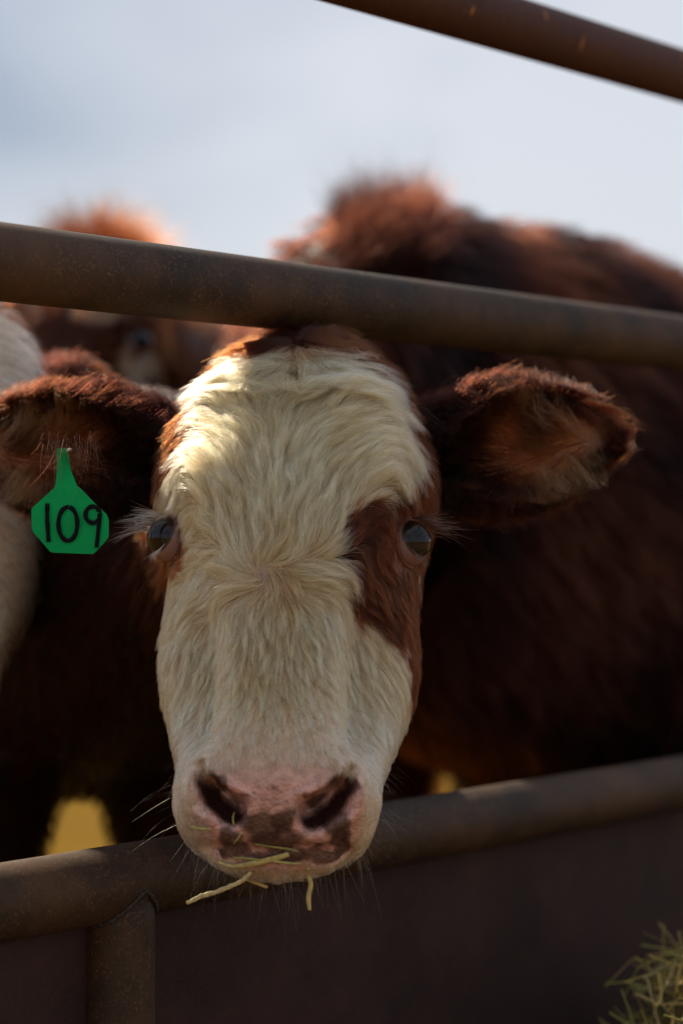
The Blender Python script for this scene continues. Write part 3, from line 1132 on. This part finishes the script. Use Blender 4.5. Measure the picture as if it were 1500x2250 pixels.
cen = mV[mT].mean(1); cn = nrm(mN[mT].mean(1))
cpx, cpy, cL, cnl, cwhite, crust = main_classes(cen, cn)
hm_ = head_mask(cL)
# the bare nose and the lid margins carry no coat
bare = in_poly(cpx, cpy, NOSE_POLY) & (hm_ > 0) & (cnl[:, 2] > -.3) & (cL[:, 1] > .17)
lid = np.zeros(len(cen), bool)
for E in (EYE_L, EYE_R): lid |= np.linalg.norm(cL - E, axis=1) < EYE_RAD + .0046
sparse = (np.hypot((cpx - 615) / 190, (cpy - 1790) / 125) < 1) & (cL[:, 1] > .17)
view = nrm(np.array([0, 0, CAM_H]) - cen)
facing = (view * cn).sum(1)
w_head = np.where(hm_ > .02, 1.0, 0.0) * np.where(bare | lid, 0.0, 1.0) * np.where(sparse, .35, 1.0) * np.where(facing > -.35, 1, .15)
for pts in NOSTRIL:
    w_head *= np.where((dist_polyline(cL[:, 0], cL[:, 1], pts) < .011) & (cL[:, 2] > -.1) & (cL[:, 1] > .210), 0.0, 1.0)
w_head *= np.where(cL[:, 1] < .02, 1.0, 1.25)
flow_m = body_flow_fn(FR, spine)


def len_main(P, N):
    L = FR.loc(P)
    on = head_mask(L)
    return head_len(L) * on + .034 * (1 - on)


def lift_main(P, N):
    L = FR.loc(P)
    return np.interp(L[:, 1], [-.22, -.15, -.08, .0, .1, .2, .3], [1.25, 1.3, 1.0, .85, .60, .55, 1.0])


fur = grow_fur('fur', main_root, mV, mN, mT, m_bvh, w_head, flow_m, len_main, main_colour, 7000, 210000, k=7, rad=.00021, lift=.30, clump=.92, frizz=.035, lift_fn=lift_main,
               clump_fn=lambda P, N: np.interp(FR.loc(P)[:, 1], [-.02, .10, .2], [1.0, .85, .45]))
fur['kind'] = 'stuff'
print('head fur', round(time.time() - T0, 1))
w_body = np.where(hm_ > .02, 0.0, 1.0) * np.interp(cen[:, 1], [2.0, 2.3, 3.2, 4], [1, .7, .3, .1])
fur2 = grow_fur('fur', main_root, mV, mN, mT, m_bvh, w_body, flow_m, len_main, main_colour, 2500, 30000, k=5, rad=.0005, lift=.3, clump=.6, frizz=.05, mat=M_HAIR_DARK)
fur2['kind'] = 'stuff'
print('body fur', round(time.time() - T0, 1))

# ears
TAN_GLOW = np.array([.58, .25, .095])  # inner-ear tan, brightened to paint in sun glowing through the ear
ear_r = make_ear(main_root, FR.out((.085, -.128, -.115)), (1, .22, .25), (-.15, -.10, 1), (.16, -1, -.40), .228, .90, BROWN * .7, TAN_GLOW, n_out=14000, n_in=2600, droop=.014, hair_len=.036)
ear_l = make_ear(main_root, FR.out((-.085, -.128, -.115)), (-1, .10, .16), (.12, -.10, 1), (-.16, -1, -.40), .235, .90, BROWN * .7, TAN_GLOW, n_out=14000, n_in=2600, droop=.012, hair_len=.036)
print('ears', round(time.time() - T0, 1))


# lashes and whiskers
def strands(name, parent, roots, dirs, lens, cols, rad, k=7, sag=.25, curl=.12):
    n = len(roots)
    t = np.linspace(0, 1, k)
    d = nrm(dirs)
    S = roots[:, None] + d[:, None] * (lens[:, None] * t)[:, :, None]
    S[:, :, 2] -= (sag * lens)[:, None] * (t ** 2)[None]
    S += rng.normal(0, curl, (n, 1, 3)) * lens[:, None, None] * (t ** 2)[None, :, None]
    R = (rad * rng.uniform(.7, 1.2, n))[:, None] * (1 - .88 * t)[None]
    o = curves_object(name, S, R, cols, parent)
    o['kind'] = 'stuff'
    return o


def lid_points(E, sg, a0, a1, n):
    gz = eye_gaze(sg)
    ax_u = nrm(np.array([-.28 * sg, 1.0, 0.10])); ax_u = nrm(ax_u - gz * (ax_u @ gz)); ax_v = np.cross(gz, ax_u)
    a = np.linspace(a0, a1, n) + rng.normal(0, .06, n)
    d = nrm(gz[None] * .62 + ax_u[None] * np.cos(a)[:, None] * .80 + ax_v[None] * np.sin(a)[:, None] * .75)
    return FR.out(E + d * (EYE_RAD + .002)), FR.vec(d)


for sg, E in ((-1, EYE_L), (1, EYE_R)):
    # upper lid: up the face (minus u) and round to the outer corner
    a0, a1 = (math.pi * .72, math.pi * 1.28)
    R_, D_ = lid_points(E, sg, a0, a1, 90)
    out = np.array([sg * 1.0, -.25, -.10])
    ln = rng.uniform(.016, .036, 90)
    col = np.tile(np.array([.78, .68, .58]) if sg < 0 else np.array([.07, .032, .022]), (90, 1)) * rng.uniform(.6, 1.1, 90)[:, None]
    strands('eyelash', main_root, R_, D_ * .35 + out * .9 + rng.normal(0, .12, (90, 3)), ln, col, .00030, sag=.22)
    R_, D_ = lid_points(E, sg, -.35, .35, 40)
    ln = rng.uniform(.006, .015, 40)
    strands('eyelash', main_root, R_, D_ * .6 + np.array([sg * .75, -.1, -.7]) + rng.normal(0, .12, (40, 3)), ln, col[:40] * .9, .00024, sag=.2)

wk = (hm_ > .02) & (cL[:, 1] > .175) & ~bare
wsd = wk & (facing < .55) & (facing > -.3)
P_, N_ = sample_tris(mV, mN, mT, wsd.astype(float), 80)
strands('whisker', main_root, P_, N_ + np.array([0, -.1, -.35]) + rng.normal(0, .30, P_.shape), rng.uniform(.012, .046, 80),
        np.tile(np.array([.28, .19, .10]), (80, 1)), .00006, sag=.3)
wch = wk & (cL[:, 1] > .25)
P_, N_ = sample_tris(mV, mN, mT, wch.astype(float), 110)
strands('whisker', main_root, P_, N_ * .6 + np.array([0, -.1, -.9]) + rng.normal(0, .22, P_.shape), rng.uniform(.010, .042, 110),
        np.tile(np.array([.28, .19, .10]), (110, 1)), .00010, sag=.2)
print('main done', round(time.time() - T0, 1))

# ============================================================ the other cattle
def other_cow(label, fr, spine, srad, legs, colour, skin, n_hair, n_guides, rad, ears, hl=1.0, poll_extra=0, dens=None, head_res=(120, 110), res=.02, lift=.32, mat=None, tuft=None):
    c = np.mean(np.asarray(spine), 0)
    root = tag(empty('cow', (c[0], c[1], 0)), label, 'cow', 'cattle behind the fence')
    me = body_mesh(fr, spine, srad, legs, res, head_res)
    V, N, T = np_mesh(me)
    set_colour(me, skin(V, N))
    link('body', me, M_SKIN, root)
    eye_objects(fr, root)
    bv = bvh_of(V, T)
    ct = V[T].mean(1); nt_ = nrm(N[T].mean(1))
    L = fr.loc(ct); hmk = head_mask(L)
    vw = nrm(np.array([0, 0, CAM_H]) - ct)
    fc = (vw * nt_).sum(1)
    w = np.where(fc > -.4, 1.0, .05) * np.where(hmk > .02, 2.0, 1.0) * np.where(ct[:, 2] < .45, .15, 1.0)
    for E in (EYE_L, EYE_R): w *= np.where(np.linalg.norm(L - E, axis=1) < EYE_RAD + .003, 0, 1)
    w *= np.where((L[:, 1] > .225) & (hmk > .02) & (L[:, 2] > -.06) & (np.abs(L[:, 0]) < .05), 0.05, 1)
    if dens is not None: w *= dens(ct)
    fl = body_flow_fn(fr, spine)
    def ln(P, Nn):
        Lq = fr.loc(P); on = head_mask(Lq)
        q_ = head_len(Lq) * on + .036 * (1 - on)
        return q_ * hl
    f = grow_fur('fur', root, V, N, T, bv, w, fl, ln, colour, n_guides, n_hair, k=5, rad=rad, lift=lift, clump=.6, frizz=.05, mat=mat)
    f['kind'] = 'stuff'
    if poll_extra:
        wp = ((L[:, 1] < -.15) & (hmk > .0)).astype(float) if tuft is None else (tuft(ct) & (nt_[:, 2] > -.1)).astype(float)
        pr = sample_tris(V, N, T, wp, poll_extra)
        if pr is not None:
            Pp, Np = pr
            o = strands('poll_tuft', root, Pp, Np * .8 + np.array([0, 0, .9]) + rng.normal(0, .25, Pp.shape), rng.uniform(.035, .085, poll_extra),
                        colour(Pp, Np) * 1.15, rad * .9, k=6, sag=.15, curl=.2)
    for e in ears:
        make_ear(root, *e[0], **e[1])
    return root


# --- white-faced cow at the left, behind the rails
TAU2 = math.radians(20)
FR2 = Frame((-.442, 2.17, 1.065), (0.03, -math.sin(TAU2), -math.cos(TAU2)), (-.10, -math.cos(TAU2), math.sin(TAU2)))
if FR2.V[0] < 0: FR2.V = -FR2.V; FR2.M = np.stack([FR2.V, FR2.A, FR2.N])


def col2(P, N):
    L = FR2.loc(P)
    on = head_mask(L) > .05
    wht = on & (L[:, 1] > -.19) & (L[:, 2] > -.17)
    return np.where(wht[:, None], np.array([.76, .59, .41]) * (.9 + .15 * vnoise(P, 30))[:, None], BROWN * (.6 + .6 * vnoise(P, 20))[:, None])


def skin2(P, N):
    L = FR2.loc(P)
    c = col2(P, N) * .8
    nose = (L[:, 1] > .22) & (L[:, 2] > -.07) & (np.abs(L[:, 0]) < .055)
    return np.where(nose[:, None], PINK, c)


f2 = np.array([.62, -.785])
q2 = lambda k: np.array([-.47, 2.36]) - f2 * k
other_cow('white-faced cow at the left edge, half out of the picture, head behind the rails', FR2,
          [(-.44, 2.30, 1.09), (*q2(.0), 1.07), (*q2(.22), 1.05), (*q2(.5), .98), (*q2(.8), .92), (*q2(1.2), .90), (*q2(1.6), .93), (*q2(1.85), .96), (*q2(1.97), .96)],
          [(.075, .085), (.11, .12), (.14, .17), (.21, .26), (.26, .30), (.29, .31), (.26, .28), (.17, .18), (.03, .03)],
          make_legs(q2(.62), q2(1.7), f2, .16, .78), col2, skin2, 26000, 2200, .00042,
          [((FR2.out((-.085, -.110, -.115)), (-1, .2, .05), (.1, -.1, 1), (-.1, -1, -.3), .225, 1.0, BROWN * .8, TAN_GLOW), dict(n_out=2500, n_in=200, rad=.0005)),
           ((FR2.out((.085, -.110, -.125)), (.55, .8, -.1), (-.1, -.1, 1), (.6, -.7, -.3), .20, .9, BROWN * .8, TAN_GLOW), dict(n_out=2500, n_in=200, rad=.0005))])
print('cow 2', round(time.time() - T0, 1))

# --- big brown cow standing along the fence on the right
fw4 = -FD * .97 + FN * .12; fw4 = nrm(fw4)
A4 = nrm(np.array([fw4[0] * .62, fw4[1] * .62, -.78])); N4 = nrm(np.array([fw4[0] * .78, fw4[1] * .78, .62]))
q4 = lambda s, n: (F0 + FD * s + FN * n)
P4 = q4(.52, .50)
FR4 = Frame((P4[0], P4[1], 1.08), A4, N4)


def col4(P, N):
    t = vnoise(P, 9); t2 = vnoise(P, 40)
    L = FR4.loc(P); on = head_mask(L)[:, None]
    return (BROWN * .95 * sstep(.68, .30, t)[:, None] + DARK * 1.1 * sstep(.30, .68, t)[:, None]) * np.array([.78, .80, 1.5]) * (.75 + .5 * t2)[:, None] * (1 + .9 * on)


sp4 = [(*(P4 - fw4 * .07), 1.05), (*q4(.64, .50), 1.09), (*q4(.76, .50), 1.15), (*q4(.95, .50), 1.07), (*q4(1.25, .50), 1.00), (*q4(1.65, .50), .98), (*q4(2.1, .52), .985), (*q4(2.55, .54), 1.02), (*q4(2.85, .55), 1.06), (*q4(2.98, .55), 1.06)]
other_cow('large dark red-brown cow whose shaggy neck and back rise above the middle rail', FR4, sp4,
          [(.08, .09), (.13, .17), (.17, .27), (.21, .38), (.25, .415), (.28, .37), (.31, .36), (.28, .34), (.19, .22), (.03, .03)],
          make_legs(q4(1.30, .50), q4(2.68, .54), fw4, .17, .85, 1.15), col4, lambda P, N: col4(P, N) * .8, 60000, 4200, .00055,
          [((FR4.out((-.085, -.12, -.11)), FR4.vec((-1, -.15, -.2)), (.2, .1, 1), (-.3, -1, 0), .20, .9, BROWN * .8, TAN_GLOW * .7), dict(n_out=2000, n_in=200, rad=.0006)),
           ((FR4.out((.085, -.12, -.11)), FR4.vec((1, -.15, -.2)), (.2, .1, 1), (.1, -1, 0), .20, .9, BROWN * .8, TAN_GLOW * .7), dict(n_out=2000, n_in=200, rad=.0006))],
          hl=1.5, lift=.5, poll_extra=5000, tuft=lambda c: (np.abs(to_px(c)[0] - 850) < 110) & (c[:, 2] > 1.30), mat=M_HAIR_DARK, dens=lambda c: np.interp(c[:, 1], [2.6, 3.4, 4.5], [1.3, 1, .4]))
print('cow 4', round(time.time() - T0, 1))

# --- brown cow with pale patches, farther back on the left
fw3 = nrm(np.array([-.30, -.95]))
A3 = nrm(np.array([fw3[0] * .55, fw3[1] * .55, -.83])); N3 = nrm(np.array([fw3[0] * .83, fw3[1] * .83, .55]))
P30 = P3(112, 728, 3.10)
FR3 = Frame(P30, A3, N3)
PATCH3 = [(215, 690, 60, 22), (300, 795, 42, 42), (330, 720, 60, 30)]


def col3(P, N):
    px, py = to_px(P)
    L = FR3.loc(P); on = (head_mask(L) > .05)
    t = vnoise(P, 14)[:, None]
    c = BROWN * (.65 + .8 * t)
    for x, y, a, b in PATCH3[:2]:
        m = sstep(1.2, .7, np.hypot((px - x) / a, (py - y) / b))[:, None] * on[:, None]
        c = c * (1 - m) + np.array([.40, .24, .12]) * m
    return c


q3 = lambda s, n: (F0 + FD * s + FN * n)
h3 = P30[:2]
sp3 = [(*(h3 - fw3 * .10), P30[2] - .01), (*(h3 - fw3 * .22), P30[2] - .03), (*q3(.98, 1.12), 1.16), (*q3(1.30, 1.20), 1.06), (*q3(1.7, 1.24), .98), (*q3(2.1, 1.25), .96), (*q3(2.55, 1.25), .99), (*q3(2.85, 1.25), 1.02), (*q3(2.98, 1.25), 1.02)]
other_cow('brown cow farther back with pale face patches, only its poll tuft above the rail', FR3, sp3,
          [(.08, .09), (.12, .13), (.15, .19), (.23, .29), (.28, .34), (.30, .35), (.27, .32), (.19, .22), (.03, .03)],
          make_legs(q3(1.45, 1.2), q3(2.7, 1.25), -np.array(FD), .17, .82, 1.1), col3, lambda P, N: col3(P, N) * .8, 30000, 2600, .0006,
          [((FR3.out((-.085, -.11, -.115)), (-1, .15, .05), (.1, -.1, 1), (-.1, -1, -.3), .22, 1.0, BROWN, TAN_GLOW * .8), dict(n_out=2000, n_in=200, rad=.0006)),
           ((FR3.out((.085, -.11, -.115)), (1, .3, .0), (-.1, -.1, 1), (.1, -1, -.3), .22, 1.0, BROWN, TAN_GLOW * .8), dict(n_out=2000, n_in=200, rad=.0006))],
          hl=1.3, poll_extra=2200, mat=M_HAIR_DARK)
print('cow 3', round(time.time() - T0, 1))

# ------------------------------------------------------------------ ear tag
TAGD = 1.925
tag_root = tag(empty('ear_tag', P3(150, 990, TAGD)), 'green plastic ear tag with handwritten black number 109', 'ear tag')
TAG_OUT = [(124, 985), (152, 985), (153, 1012), (158, 1035), (172, 1068), (182, 1076), (214, 1108), (238, 1130), (243, 1142), (243, 1178), (240, 1184), (214, 1212), (208, 1217),
           (118, 1214), (112, 1211), (78, 1172), (73, 1164), (71, 1122), (74, 1115), (122, 1072), (125, 1060), (126, 1030)]


def tag_plate():
    k = len(TAG_OUT)
    def pt(x, y, dd):
        p = P3(x, y, TAGD); b = (y - 985) / 230.0
        return p + np.array([0, dd - .010 * math.sin(b * 2.2) - .00006 * (x - 155) * .9, 0])
    bm = bmesh.new()
    fr_ = [bm.verts.new(pt(x, y, 0)) for x, y in TAG_OUT]
    bk = [bm.verts.new(pt(x, y, .0022)) for x, y in TAG_OUT]
    bm.faces.new(fr_); bm.faces.new(bk[::-1])
    for i in range(k): bm.faces.new((fr_[i], bk[i], bk[(i + 1) % k], fr_[(i + 1) % k]))
    bmesh.ops.recalc_face_normals(bm, faces=bm.faces)
    bmesh.ops.triangulate(bm, faces=bm.faces[:])
    me = bpy.data.meshes.new('tag_plate'); bm.to_mesh(me); bm.free()
    link('tag_plate', me, M_TAG, tag_root)
    return pt


tpt = tag_plate()


def stroke(name, pts, wd=4.9):
    pts = np.array(pts, float); V = []; n = len(pts)
    tn = nrm(np.gradient(pts, axis=0)); pr = np.stack([-tn[:, 1], tn[:, 0]], 1)
    for i in range(n):
        w = wd * (1 + .10 * math.sin(i * 1.3))
        for e, dp in ((-1, -.0002), (-.5, -.0007), (.5, -.0007), (1, -.0002)):
            p = pts[i] + pr[i] * w * e
            V.append(tpt(p[0], p[1], dp - .0008))
    me = mesh_from(name, V, grid_faces(n, 4, closed=False)); fix_normals(me)
    return link(name, me, M_INK, tag_root)


stroke('digit', [(107, 1106 + k * 85 / 11) if k < 6 else (107.5 + (k - 5) * .4, 1106 + k * 85 / 11) for k in range(12)])
stroke('digit', [(153 + 21 * math.sin(a), 1151 - 37 * math.cos(a)) for a in np.linspace(0.15, 2 * math.pi + .1, 30)])
stroke('digit', [(224 - 1.5, 1126)] + [(208 + 16 * math.cos(a), 1131 - 18 * math.sin(a)) for a in np.linspace(.35, 5.7, 20)] + [(224, 1128), (222, 1150), (219, 1178), (216, 1203)])
# stud that pins the tag
V, f = tube([P3(153, 991, TAGD + .008), P3(154, 991, TAGD - .002), P3(155, 992, TAGD - .010), P3(155, 992, TAGD - .0125)], [.0026, .0028, .0022, .0005], 14, 16, up=(0, .1, 1))
me = mesh_from('stud', V, f); fix_normals(me)
link('stud', me, M_STUD, tag_root)

# long dark ear hair falling over the strap
n_ = 80
R_ = np.stack([P3(x, y, TAGD - .006 - dd) for x, y, dd in zip(rng.uniform(95, 215, n_), rng.uniform(945, 990, n_), rng.uniform(0, .01, n_))])
o_ = strands('strap_hair', ear_l, R_, np.array([.15, -.08, -1.0]) + rng.normal(0, .30, (n_, 3)), rng.uniform(.016, .042, n_), np.tile(BROWN * .30, (n_, 1)), .00018, sag=.1, curl=.18)
o_.data.materials.clear(); o_.data.materials.append(M_HAIR_DARK)

# ------------------------------------------------------------------ hay stalks on the muzzle
M_HAY = []
for k, c in enumerate(((.50, .38, .13), (.42, .36, .11), (.58, .46, .20), (.30, .29, .08))):
    M_HAY.append(mat_simple('dry_hay', c, .6, .25, 250))


def surf_hit(px, py):
    d = nrm(P3(px, py, 1.0) - np.array([0, 0, CAM_H]))
    h = m_bvh.ray_cast(Vector((0, 0, CAM_H)), Vector(d))
    return np.array(h[0]) if h[0] is not None else None


def stalk(pts_px, r, mat, label, lift=.004, seed=False):
    P = []; last = None
    for (x, y) in pts_px:
        h = surf_hit(x, y)
        dep = (h[1] - lift) if h is not None and h[1] < 1.9 else (last if last is not None else 1.70)
        if last is not None: dep = min(max(dep, last - .012), last + .012)
        last = dep
        P.append(P3(x, y, dep))
    P = np.array(P)
    P[1:-1] += rng.normal(0, .0007, P[1:-1].shape)
    rr = np.full(len(P), r); rr[-1] *= .7; rr[0] *= .8
    V, f = tube(P, np.stack([rr * .85, rr * .38], 1), 22, 8, up=(.05, 1, .1))
    if seed:
        # a seed head: bumps in rows along the stem
        V = np.array(V)
        c = np.repeat(V.reshape(22, 8, 3).mean(1), 8, 0)
        ring = np.repeat(np.arange(22), 8); cor = np.tile(np.arange(8), 22)
        V = c + (V - c) * (1 + .28 * np.sin(ring * 2.6 + cor * 3.1) + .12 * np.sin(ring * 5.3 + cor))[:, None]
    me = mesh_from('hay_stalk', V, f); fix_normals(me)
    o = link('hay_stalk', me, mat)
    tag(o, label, 'hay stalk', 'hay stalks stuck to the muzzle')
    return o


stalk([(634, 1877), (600, 1886), (560, 1896), (512, 1905)], .0030, M_HAY[0], 'thick yellow hay stalk lying slantwise across the cow\'s upper lip', .005)
stalk([(552, 1916), (540, 1927), (526, 1937), (480, 1957), (440, 1973), (410, 1985)], .0023, M_HAY[2], 'pale hay seed head poking out sideways below the cow\'s lips', .004, seed=True)
stalk([(677, 1908), (678, 1922), (680, 1945), (681, 1970), (680, 2000)], .0024, M_HAY[0], 'short straight hay stalk hanging straight down from the cow\'s chin', .002)
stalk([(480, 1894), (505, 1900), (532, 1906)], .0018, M_HAY[2], 'short pale hay stalk left of the thick stalk, at the lip corner', .004)
stalk([(494, 1910), (520, 1922), (555, 1936), (588, 1950)], .0022, M_HAY[0], 'hay blade drooping from the lower lip onto the chin', .005)
stalk([(512, 1886), (540, 1888), (572, 1890)], .0014, M_HAY[3], 'thin greenish hay blade just above the thick stalk', .006)
stalk([(600, 1892), (630, 1894), (664, 1898)], .0013, M_HAY[1], 'thin hay blade on the lip right of the thick stalk', .006)
stalk([(560, 1855), (590, 1860), (640, 1868), (656, 1871)], .0010, M_HAY[3], 'thin dull hay blade across the brown middle of the nose', .004)
stalk([(515, 1785), (515, 1800), (514, 1812)], .0011, M_HAY[1], 'tiny upright hay fleck at the edge of the left nostril', .003)
stalk([(530, 1830), (522, 1842), (514, 1853)], .0010, M_HAY[2], 'tiny slanted hay fleck below the left nostril', .003)
stalk([(420, 1817), (440, 1819), (465, 1822)], .0014, M_HAY[1], 'short yellow hay blade stuck on the white side of the muzzle', .007)


# ------------------------------------------------------------------ hay heap in front of the fence
def hay_pile():
    C = np.array([.68, 2.08]); RX = .44; TOP = .55
    V = []; nr, na = 26, 60
    for i in range(nr):
        t = i / (nr - 1)
        r = RX * (t ** .6) * 1.0
        z = TOP * max(0, 1 - (t ** .6) ** 8.0) ** .5
        for j in range(na):
            a = 2 * math.pi * j / na
            k = 1 + .10 * math.sin(3 * a + 1) + .06 * math.sin(7 * a)
            V.append((C[0] + r * k * math.cos(a), C[1] + r * k * math.sin(a), z * (1 - .05 * math.sin(5 * a + i))))
    V = np.array(V)
    f = grid_faces(nr, na)
    parts = [(V, f)]
    cols = [np.tile([.16, .12, .04], (len(V), 1))]
    base = V.copy()
    N = 17000
    ii = rng.integers(na, len(base), N)
    for q_ in range(N):
        p = base[ii[q_]] + rng.normal(0, .012, 3)
        if p[1] > 2.25: continue
        o = nrm(np.array([p[0] - C[0], p[1] - C[1], .25]))
        d = nrm(rng.normal(0, 1, 3) * np.array([1, 1, .8]) + o * .1)
        ln = rng.uniform(.03, .10); r = rng.uniform(.0006, .0020)
        p = p + o * rng.uniform(-.01, .010)
        bend = rng.normal(0, .55, 3)
        kk = 4; s = nrm(np.cross(d, [.3, .2, 1])); u = np.cross(s, d)
        vs = []
        for t in np.linspace(-.5, .5, kk):
            c = p + d * ln * t + bend * ln * (t * t)
            for e in range(3):
                an = 2 * math.pi * e / 3
                vs.append(c + (s * math.cos(an) + u * math.sin(an) * .6) * r)
        parts.append((np.array(vs), grid_faces(kk, 3)))
        base_c = np.array(((.46, .35, .10), (.38, .33, .09), (.56, .43, .18), (.28, .26, .06), (.40, .27, .08))[rng.integers(0, 5)]) * rng.uniform(.7, 1.15)
        cols.append(np.tile(base_c, (kk * 3, 1)))
    V, f = join_parts(parts)
    me = mesh_from('hay_pile', V, f, smooth=False)
    set_colour(me, np.concatenate(cols), 'hay_col')
    m, nt, b = new_mat('loose_hay')
    at = nd(nt, 'ShaderNodeAttribute', attribute_name='hay_col')
    nt.links.new(at.outputs['Color'], b.inputs['Base Color']); b.inputs['Roughness'].default_value = .65
    o = link('hay_pile', me, m)
    tag(o, 'heap of loose green-gold hay on the ground before the fence', 'hay', kind='stuff')


hay_pile()
print('all done', round(time.time() - T0, 1))
